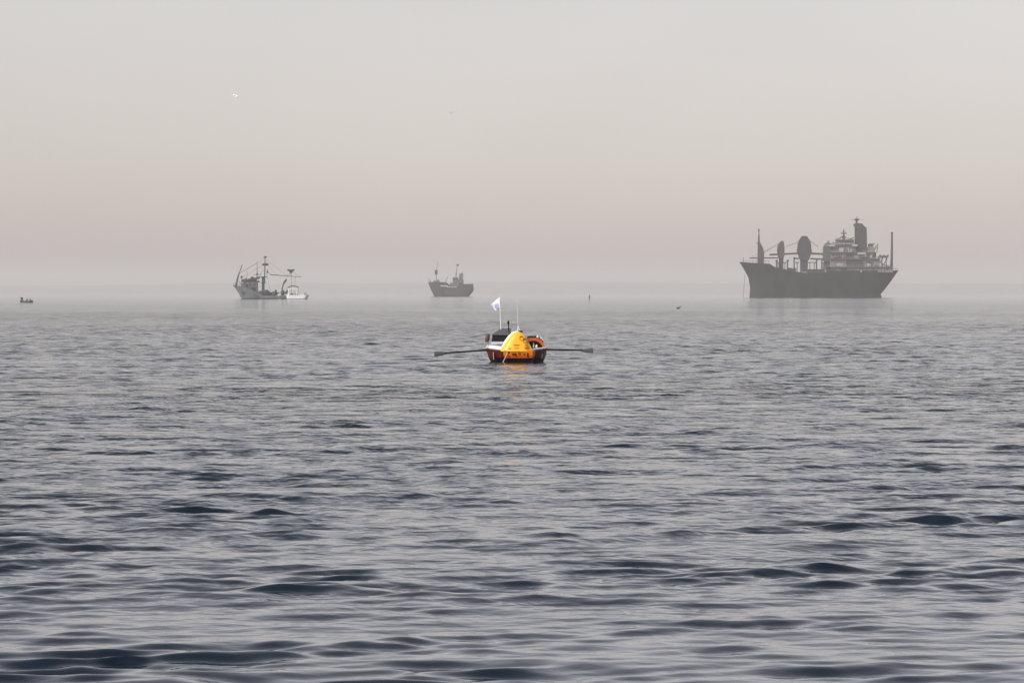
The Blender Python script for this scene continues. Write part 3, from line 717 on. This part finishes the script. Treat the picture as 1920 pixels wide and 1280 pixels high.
# ------------------------------------------------------------------ the yellow rowing boat
def make_rowing_boat():
    PX0, ROW = 968.0, 680.0
    d = F * CAM_H / (ROW - HOR); s = d / F
    loc = ((PX0 - 960) * s, d, 0)
    def X(px): return (px - PX0) * s
    def Z(py): return (ROW - py) * s
    def P(px, py, y): return (X(px), y, Z(py))
    root = thing('rowing_boat', loc, 'yellow and orange ocean rowing boat with cabins, flag and antennas', 'rowing boat')
    # hull, seen nearly bow on: stations along y (away from the camera)
    st = [(0.00, .56, .50), (0.06, .64, .52), (.35, .86, .54), (.8, 1.08, .56), (1.4, 1.20, .57), (2.4, 1.22, .56), (3.6, 1.15, .54), (4.8, .98, .55), (5.8, .70, .6), (6.3, .45, .64)]
    def section(y, w, zt, dx=0.0):
        return [(-w + dx, y, zt), (-w * .99 + dx, y, zt * .6), (-w * .95 + dx, y, .18), (-w * .87 + dx, y, -.02), (-w * .6 + dx, y, -.22), (0 + dx, y, -.27),
                (w * .6 + dx, y, -.22), (w * .87 + dx, y, -.02), (w * .95 + dx, y, .18), (w * .99 + dx, y, zt * .6), (w + dx, y, zt)]
    rings = []
    for y, w, zt in st: rings.append(section(y, w, zt, 0.03))
    h = MB(); h.loft(rings, cap=True, closed=True)
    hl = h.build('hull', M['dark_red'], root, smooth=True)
    # orange front panel of the bow
    b = MB()
    r0 = [(X(943) , -.16, Z(657)), (X(945), -.17, Z(666)), (X(948), -.14, Z(673)), (X(951), -.04, Z(681)), (X(996), -.04, Z(681)), (X(999), -.14, Z(673)), (X(1001), -.17, Z(666)), (X(1002), -.16, Z(657))]
    r1 = [(x * 1.06, .10, z) for x, y, z in r0]
    mid = [(x * .93, y - .10, z) for x, y, z in r0]
    b.loft([r1, r0, mid]); b.build('bow_panel', M['bow_paint'], root, smooth=True)
    # white gunwale band, both sides
    for sgn, nm in ((-1, 1), (1, 1)):
        g = MB(); rr = []
        for y, w, zt in st[1:-1]:
            x = sgn * (w + .005) + .03; hh = .14 if sgn < 0 else .05
            rr.append([(x, y, zt - .02), (x + sgn * .03, y, zt + .02), (x, y, zt + hh), (x - sgn * .09, y, zt + hh), (x - sgn * .09, y, zt - .02)])
        g.loft(rr); g.build('gunwale', M['white'], root, smooth=True)
    # bow deck
    g = MB(); g.loft([[(-w * .93 + .03, y, zt + .012), (w * .93 + .03, y, zt + .012), (w * .93 + .03, y, zt + .03), (-w * .93 + .03, y, zt + .03)] for y, w, zt in st[1:]]); g.build('deck', M['interior'], root)
    # bow cabin: white shell with a yellow weather cover in front of it
    def cone(scale, y0, y1, xa, ytop, lean):
        rings_ = []
        out = []
        base = [(-.68, .0), (-.63, .10), (-.54, .24), (-.42, .43), (-.27, .62), (-.14, .735), (0.0, .78), (.10, .775), (.23, .70), (.36, .54), (.48, .32), (.60, .10), (.65, .0)]
        for t, k in ((-.09, .30), (-.07, .62), (0, .92), (.10, 1.0), (.6, 1.0), (1, .94)):
            rings_.append([(xa + (x - xa * 0) * k * scale + lean * z, y0 + (y1 - y0) * t + (.34 * z if t < .5 else .1 * z), .47 + z * scale * (k * .2 + .8)) for x, z in base])
        return rings_
    c = MB(); c.loft(cone(1.0, -.20, .75, 0.045, 0, 0)); c.build('weather_cover', M['yellow'], root, smooth=True)
    c = MB(); c.loft(cone(1.04, .50, 1.35, -.015, 0, 0)); c.build('bow_cabin', M['white'], root, smooth=True)
    # printed marks on the cover (illegible at this size)
    def front_y(z): return -.285 + .34 * max(0, z - .47)
    def mark(mb, px0, px1, py0, py1, n=1):
        for k in range(n):
            a = px0 + (px1 - px0) * k / n; bb = px0 + (px1 - px0) * (k + .72) / n
            x0, x1 = X(a), X(bb); za, zb = Z(py1), Z(py0)
            ya, yb = front_y(za), front_y(zb)
            mb.add([(x0, ya - .012, za), (x1, ya - .012, za), (x1, yb - .012, zb), (x0, yb - .012, zb), (x0, ya + .07, za), (x1, ya + .07, za), (x1, yb + .07, zb), (x0, yb + .07, zb)],
                   [(0, 1, 2, 3), (4, 7, 6, 5), (0, 4, 5, 1), (1, 5, 6, 2), (2, 6, 7, 3), (3, 7, 4, 0)])
    mk = MB()
    mark(mk, 963, 974, 645.8, 647.0, 6); mark(mk, 964.5, 973, 651.8, 652.8, 5); mark(mk, 983, 992, 651, 652, 4); mark(mk, 985, 990, 653.5, 654.3, 2); mark(mk, 953, 958, 652, 653, 3)
    for cx, cy, r1_, r2_ in ((977.5, 633.5, 4.2, 3.4), (984, 637.5, 4.4, 3.4), (987, 648, 3.0, 2.4)):
        for q in range(16):
            if q % 5 == 3: continue
            t0, t1 = 2 * math.pi * q / 16, 2 * math.pi * (q + .9) / 16
            pts = [(cx + r1_ * math.cos(t0), cy + r1_ * math.sin(t0)), (cx + r1_ * math.cos(t1), cy + r1_ * math.sin(t1)), (cx + r2_ * math.cos(t1), cy + r2_ * math.sin(t1)), (cx + r2_ * math.cos(t0), cy + r2_ * math.sin(t0))]
            vs = [(X(a), front_y(Z(b_)) - .012, Z(b_)) for a, b_ in pts] + [(X(a), front_y(Z(b_)) + .07, Z(b_)) for a, b_ in pts]
            mk.add(vs, [(0, 1, 2, 3), (7, 6, 5, 4), (0, 4, 5, 1), (1, 5, 6, 2), (2, 6, 7, 3), (3, 7, 4, 0)])
    mk.build('emblem', M['ink'], root)
    mk = MB()
    for a, b_, z0, z1 in ((960, 968, 662, 664.5), (966, 968, 664, 667), (972, 973.6, 660.5, 664), (974.5, 976, 661, 663), (988, 990.5, 661, 668.5), (952, 955.5, 658.8, 661), (980, 985, 662.5, 663.5)):
        mk.box(X(a), X(b_), -.285, -.22, Z(z1), Z(z0))
    pieces(mk, 'lettering', M['dark_red'], root)
    # port side hutch: black window box with a slate grey sloping roof
    k = MB(); k.loft([[P(921.5, 641, .75), P(955, 641, .75), P(953.5, 628, .85), P(923, 628, .85)], [P(924, 641, 1.75), P(958, 641, 1.75), P(957.5, 617.3, 1.75), P(938.5, 617.3, 1.75)]]); hb = k.build('side_hutch', M['black'], root)
    k = MB(); k.loft([[P(921.8, 628.6, .80), P(954.5, 628.6, .80), P(954.5, 627.4, .80), P(921.8, 627.4, .80)], [P(938, 617.8, 1.78), P(959, 617.8, 1.78), P(959, 616.6, 1.78), P(938, 616.6, 1.78)]]); k.build('roof', M['slate'], hb)
    k = MB(); k.loft([[P(919.5, 645, .60), P(945, 645, .60), P(945, 640.8, .72), P(921, 640.8, .72)], [P(919.5, 645, 1.85), P(958, 645, 1.85), P(958, 640.8, 1.85), P(922, 640.8, 1.85)]]); k.build('hutch_sill', mat('pale violet grey gelcoat', (.42, .42, .52), .4), hb)
    # stern cabin: orange half barrel with a dark entrance
    def arch(cx, zc, ro, ri, y0, y1, mb, n=18, e=1.0):
        r_ = []
        for y in (y0, y1):
            o_ = [(cx + ro * math.cos(t), y, zc + ro * e * math.sin(t)) for t in np.linspace(0, math.pi, n)]
            i_ = [(cx + ri * math.cos(t), y, zc + ri * e * math.sin(t)) for t in np.linspace(math.pi, 0, n)]
            r_.append(o_ + i_)
        n2 = 2 * n
        vs = r_[0] + r_[1]; fs = []
        for k_ in range(n2): fs.append((k_, (k_ + 1) % n2, n2 + (k_ + 1) % n2, n2 + k_))
        for k_ in range(n - 1):
            fs.append((k_, k_ + 1, n2 - 2 - k_, n2 - 1 - k_)); fs.append((n2 + k_, n2 + n2 - 1 - k_, n2 + n2 - 2 - k_, n2 + k_ + 1))
        mb.add(vs, fs)
    cx = X(1000.5); zc = Z(660)
    k = MB(); arch(cx, zc, X(1024.5) - cx, X(1020) - cx, 1.2, 3.0, k, e=1.08); ca = k.build('stern_cabin', M['orange'], root, smooth=True)
    k = MB(); k.box(cx - .50, cx + .45, 2.9, 2.98, Z(662), Z(634.5), .9); k.build('bulkhead', M['interior'], ca)
    k = MB(); arch(cx, zc, X(1020) - cx, X(1017) - cx, 1.35, 1.45, k, e=1.06); k.build('entrance_frame', M['interior'], ca, smooth=True)
    k = MB(); k.box(X(989), X(1008), 1.5, 2.4, Z(633.6), Z(630.6), .95); k.build('roof_panel', M['black'], ca)
    k = MB(); k.box(X(997), X(1012), 1.6, 2.2, Z(660), Z(648), .9); k.ell(P(1005, 651, 1.5), (.13, .12, .16)); k.ell(P(1011, 655, 1.5), (.14, .12, .12)); k.ell(P(1002, 655, 1.45), (.12, .1, .12)); pieces(k, 'stowed_gear', M['black_matt'], root, smooth=True)
    k = MB(); k.box(X(999.6), X(1002), 1.3, 1.36, Z(652), Z(643)); k.ell(P(1006.5, 651, 1.32), (.05, .05, .10)); pieces(k, 'white_post', M['white'], root)
    # rail on the stern cabin
    k = MB(); k.tube([P(1007, 633, 1.5), P(1008.5, 629.5, 1.5), P(1012, 630.5, 1.6), P(1016.5, 635, 1.6), P(1018.5, 638.5, 1.6)], .028, 7); k.tube([P(1013, 636, 1.6), P(1016, 633.5, 1.6)], .024, 6); k.tube([P(1009, 630, 1.5), P(1009, 634, 1.5)], .024, 6); k.build('grab_rail', M['white'], root, smooth=True)
    # hatch on top of the bow cabin
    k = MB(); k.ell(P(976, 621.5, .75), (.09, .12, .045)); k.build('hatch', M['black_matt'], root, smooth=True)
    # navigation lamp post
    k = MB(); k.tube([P(954.5, 640, 1.2), P(954, 625, 1.2), P(953.6, 609, 1.2)], [.03, .028, .022], 8); lp = k.build('lamp_post', M['black'], root)
    k = MB(); k.ell(P(953.2, 605.3, 1.2), (.048, .048, .085)); k.build('lamp', M['black'], lp, smooth=True)
    k = MB(); k.tube([P(950, 609.4, 1.2), P(959.5, 609.4, 1.2)], .010, 6); k.build('yard', mat('dull brass', (.45, .4, .2), .5), lp)
    # whip antenna on a small tripod foot
    k = MB(); k.tube([P(972, 619, .85), P(970.2, 590, .85), P(968.8, 556, .85)], [.010, .008, .005], 6); an = k.build('whip_antenna', M['white'], root)
    k = MB()
    for ax in (-.05, .06): k.tube([P(971.6, 612, .85), (X(972) + ax, .8, Z(620.5))], .012, 6)
    k.tube([P(971.6, 612, .85), (X(972), .95, Z(620.5))], .012, 6); k.build('antenna_foot', M['white'], an)
    # flag staff with its flag
    k = MB(); k.tube([P(939, 618, 1.6), P(937.8, 590, 1.6), P(936.6, 556.5, 1.6)], [.020, .016, .012], 7); fp = k.build('flagstaff', M['white'], root)
    n, m_ = 12, 10; vs = []
    for i in range(n + 1):
        u = i / n
        for j in range(m_ + 1):
            v = j / m_
            # u from the staff outwards, v from the top down: the cloth droops to a lozenge
            top = Vector(P(936.6, 557.0, 1.6)).lerp(Vector(P(919.6, 571.5, 1.95)), u)
            bot = Vector(P(937.2, 578, 1.6)).lerp(Vector(P(929.5, 582.5, 1.75)), u)
            q = top.lerp(bot, v); q.y += .03 * math.sin(u * 7 + v * 3.0) * u
            vs.append(q)
    W = m_ + 1
    def sheet(vs_, dy, sel):
        fs = [(i * W + j, (i + 1) * W + j, (i + 1) * W + j + 1, i * W + j + 1) for i in range(n) for j in range(m_) if sel(i, j)]
        a = [(q.x, q.y + dy, q.z) for q in vs_]
        return a, fs
    k = MB(); a, fs = sheet(vs, .004, lambda i, j: True); k.add(a, fs); fl = k.build('flag', M['cloth'], fp, smooth=True)
    sd = fl.modifiers.new('cloth', 'SOLIDIFY'); sd.thickness = .006
    k = MB(); a, fs = sheet(vs, -.012, lambda i, j: ((i - 5.5) / 4.2) ** 2 + ((j - 6.0) / 3.4) ** 2 < 1); k.add(a, fs); em = k.build('flag_emblem', M['flag_blue'], fp, smooth=True)
    sd = em.modifiers.new('print', 'SOLIDIFY'); sd.thickness = .003
    # white stripe on the flank and rowlocks
    k = MB(); k.prism([(X(924.5), Z(674)), (X(923.8), Z(660.5)), (X(925.6), Z(660.5)), (X(926.0), Z(674))], .28, .50); k.build('flank_stripe', mat('pink white stripe', (.55, .30, .25), .5), root)
    k = MB(); k.tube([P(1015.5, 672, .45), P(1017, 664, .45)], .02, 6); k.build('flank_line', M['rope'], root)
    for px, yy in ((913.5, 1.5), (1023.0, 1.5)):
        k = MB(); k.tube([P(px, 662, yy), P(px, 657.2, yy)], .028, 7); k.tube([P(px - 1.2, 657.4, yy), P(px - 1.2, 654.8, yy)], .016, 6); k.tube([P(px + 1.2, 657.4, yy), P(px + 1.2, 654.8, yy)], .016, 6); k.build('rowlock', M['black'], root)
    # bow line down to the water
    k = MB(); k.tube([P(951.5, 660.5, -.30), P(949, 666, -.36), P(945.5, 674, -.44), P(941, 683, -.52)], .017, 6); k.build('bow_line', M['rope'], root)
    # fender (hangs from the rail: a thing of its own)
    f = thing('fender', (loc[0] + X(913.5), d + .95, Z(634)), 'brown fender hanging at the side of the yellow rowing boat', 'fender')
    k = MB(); k.loft([[(rr * math.cos(t) + .16 * (zz), rr * math.sin(t), zz) for t in np.linspace(0, 2 * math.pi, 11)[:-1]] for rr, zz in ((.03, -.17), (.07, -.15), (.085, -.05), (.085, .08), (.07, .15), (.03, .18))]); k.build('body', M['fender'], f, smooth=True)
    k = MB(); k.tube([(.03, 0, .16), (.09, .02, .02), (.04, .05, -.20), (.01, .10, -.42)], .016, 6); k.build('rope', M['rope'], f)
    # oars
    for tip, inn, lab in (((813, 663.8), (926, 656.2), 'black oar with grey blade beside the black hutch and brown fender'), ((1113.5, 657.3), (1008, 655.8), 'black oar with grey blade beside the orange arched cabin')):
        o = thing('oar', (loc[0] + X(inn[0]), d + 1.5, Z(inn[1])), lab, 'oar', 'oars of the yellow rowing boat')
        dv = Vector((X(tip[0]) - X(inn[0]), -.15, Z(tip[1]) - Z(inn[1])))
        L = dv.length; u = dv.normalized(); dn = Vector((-u.z, 0, u.x)).normalized()
        if dn.z < 0: dn = -dn
        k = MB(); k.tube([u * 0, u * (L * .45), u * (L - .42)], [.038, .036, .028], 8); k.build('shaft', M['black'], o, smooth=True)
        rr = []
        nrm = u.cross(dn)
        for t, w, th in ((L - .52, .026, .02), (L - .42, .05, .016), (L - .32, .085, .013), (L - .10, .105, .012), (L - .02, .10, .011), (L, .088, .009)):
            rr.append([u * t + dn * (w * math.cos(a)) + nrm * (th * math.sin(a)) - dn * .015 for a in np.linspace(0, 2 * math.pi, 13)[:-1]])
        k = MB(); k.loft(rr); k.build('blade', M['grey_blade'], o, smooth=True)
make_rowing_boat()

# ------------------------------------------------------------------ skinned figures
def skin(name, pts, edges, radii, m, parent=None, loc=None, sub=2):
    me = bpy.data.meshes.new(name); me.from_pydata([tuple(p) for p in pts], edges, []); me.update()
    o = bpy.data.objects.new(name, me); COL.objects.link(o); me.materials.append(m)
    md = o.modifiers.new('skin', 'SKIN'); md.use_smooth_shade = True
    if not me.skin_vertices:
        pass
    lay = me.skin_vertices[0] if me.skin_vertices else None
    if lay is None:
        import bmesh
        b = bmesh.new(); b.from_mesh(me); b.verts.layers.skin.verify(); b.to_mesh(me); b.free(); lay = me.skin_vertices[0]
    for i, r in enumerate(radii): lay.data[i].radius = (r, r) if not hasattr(r, '__len__') else r
    lay.data[0].use_root = True
    sb = o.modifiers.new('smooth', 'SUBSURF'); sb.levels = sub; sb.render_levels = sub
    if parent is not None: o.parent = parent
    if loc is not None: o.location = loc
    return o

# ------------------------------------------------------------------ small far things on the water
def make_dinghy():
    fr = Frame(50, 567.3); P = fr.p
    root = thing('dinghy', fr.loc, 'small dark open boat with upturned prow near the left edge of the sea', 'boat')
    h = MB(); rr = []
    for px, w, z0, z1 in ((37.5, .05, 557.5, 555.8), (39.5, .14, 561, 557.5), (41.5, .28, 565.5, 560.5), (44, .45, 568.5, 563.5), (49, .62, 569, 564.8), (55, .62, 569, 564.6), (60, .42, 568.6, 563.2), (62, .25, 567.2, 562.3)):
        x, a, b = fr.x(px), fr.z(z0), fr.z(z1)
        rr.append([(x, -w, b), (x, -w * .85, a * .6 + b * .4), (x, -w * .4, a), (x, w * .4, a), (x, w * .85, a * .6 + b * .4), (x, w, b), (x, w * .8, b), (x, w * .3, a * .8 + b * .2), (x, -w * .3, a * .8 + b * .2), (x, -w * .8, b)])
    h.loft(rr); h.build('hull', mat('weathered grey boat paint', (0.13, 0.13, 0.135), 0.8, var=0.4, scale=1), root, smooth=True)
    k = MB()
    for px in (50, 56.5): k.box(fr.x(px) - .15, fr.x(px) + .15, -.55, .55, fr.z(565.2), fr.z(564.6))
    pieces(k, 'seat', M['wood_dark'], root)
    k = MB(); k.ell(P(41.2, 559.8), (.36, .3, .36)); k.ell(P(39.6, 564.6), (.34, .3, .40)); pieces(k, 'prow_bundle', M['canvas_dark'], root, smooth=True)
    for px, lab in ((51.5, 'dark clothed person hunched in the middle of the small open boat'), (57.5, 'dark clothed person hunched at the stern of the small open boat')):
        z0 = fr.z(564.6)
        lx = fr.x(px) + fr.loc[0]
        p = tag(skin('person', [(0, 0, .06), (-.03, 0, .28), (-.08, 0, .47), (-.12, 0, .58), (-.15, 0, .72), (-.16, 0, .86),
                            (-.08, -.20, .44), (-.20, -.24, .24), (-.40, -.16, .16), (-.08, .20, .44), (-.20, .24, .24), (-.40, .16, .16),
                            (-.22, -.12, .10), (-.46, -.13, .12), (-.50, -.13, -.22), (-.22, .12, .10), (-.46, .13, .12), (-.50, .13, -.22)],
             [(0, 1), (1, 2), (2, 3), (3, 4), (4, 5), (2, 6), (6, 7), (7, 8), (2, 9), (9, 10), (10, 11), (0, 12), (12, 13), (13, 14), (0, 15), (15, 16), (16, 17)],
             [.26, .28, .25, .10, .15, .10, .12, .09, .06, .12, .09, .06, .14, .11, .08, .14, .11, .08], M['clothes'], None, (lx, fr.d, z0 - .02)),
            lab, 'person', 'people in the small open boat')
make_dinghy()

def make_marker():
    fr = Frame(1104.8, 563.8); P = fr.p
    root = thing('marker_pole', fr.loc, 'thin dark marker pole standing upright in the sea', 'pole')
    k = MB(); k.tube([(0, 0, -.6), (.01, 0, .6), (.03, 0, fr.z(556))], [.10, .10, .09], 8); k.build('pole', M['wood_dark'], root)
    k = MB(); k.tube([P(1105.0, 560.5), P(1105.2, 557), P(1105.3, 553.2)], [.12, .22, .13], 9); k.build('topmark', M['black_matt'], root, smooth=True)
make_marker()

def make_cormorant():
    fr = Frame(1273, 578.4)
    root = tag(skin('seabird', [(0.22, 0, .10), (0.05, 0, .13), (-.15, 0, .13), (-.30, 0, .12), (.24, 0, .22), (.27, 0, .36), (.31, 0, .47), (.37, 0, .52), (.46, 0, .51), (-.48, 0, .08)],
         [(0, 1), (1, 2), (2, 3), (3, 9), (0, 4), (4, 5), (5, 6), (6, 7), (7, 8)],
         [.12, .16, .17, .12, .075, .06, .055, .06, .018, .04], M['plumage'], None, fr.loc), 'black long necked seabird swimming low on the water', 'bird')
make_cormorant()

def gull(px, py, span_px, dist, bank, m, label, lift=0.12):
    s = dist / F
    loc = ((px - 960) * s, dist, CAM_H + (HOR - py) * s)
    hw = span_px * s / 2
    # one continuous skin from wing tip to wing tip: (span, half chord, half thickness, chord centre, height)
    half = [(0.0, .30, .085, -.02, 0), (.05, .27, .075, -.02, .01), (.09, .13, .04, .0, .03), (.4 * hw, .125, .025, .03, lift), (.72 * hw, .10, .018, -.01, lift * .95), (.92 * hw, .055, .012, -.06, lift * .7), (hw, .012, .006, -.10, lift * .5)]
    secs = [(-x, c, t, y, z) for x, c, t, y, z in half[:0:-1]] + half
    k = MB()
    k.loft([[(x, y + c * math.cos(a), z + t * math.sin(a)) for a in np.linspace(0, 2 * math.pi, 15)[:-1]] for x, c, t, y, z in secs])
    o = k.build('gull', m, None, smooth=True, loc=loc)
    o.rotation_euler = (math.radians(50), math.radians(bank), math.radians(14))
    tag(o, label, 'bird', 'gulls in the sky')
gull(442, 180.5, 12, 560, 14, M['gull_white'], 'tiny white gull flying in the sky high above the fishing vessel')
gull(845.5, 211.5, 12, 600, 4, M['gull_grey'], 'tiny pale grey gull flying in the sky high above the small hazy ship')

# ------------------------------------------------------------------ the haze
def make_haze():
    k = MB(); k.box(-20500, 20500, -19500, 20500, -1.9, 95)
    m = bpy.data.materials.new('sea haze'); m.use_nodes = True
    nt = m.node_tree; nt.nodes.remove(nt.nodes['Principled BSDF'])
    v = nt.nodes.new('ShaderNodeVolumePrincipled')
    v.inputs['Color'].default_value = HAZE_COL
    v.inputs['Density'].default_value = HAZE
    v.inputs['Anisotropy'].default_value = 0.0
    nt.links.new(v.outputs[0], nt.nodes['Material Output'].inputs['Volume'])
    o = k.build('haze', m)
    tag(o, 'pale grey sea haze veiling the far ships', 'haze', kind='stuff')
HAZE, HAZE_COL = 0.93e-4, (0.98, 0.95, 0.935, 1)
make_haze()
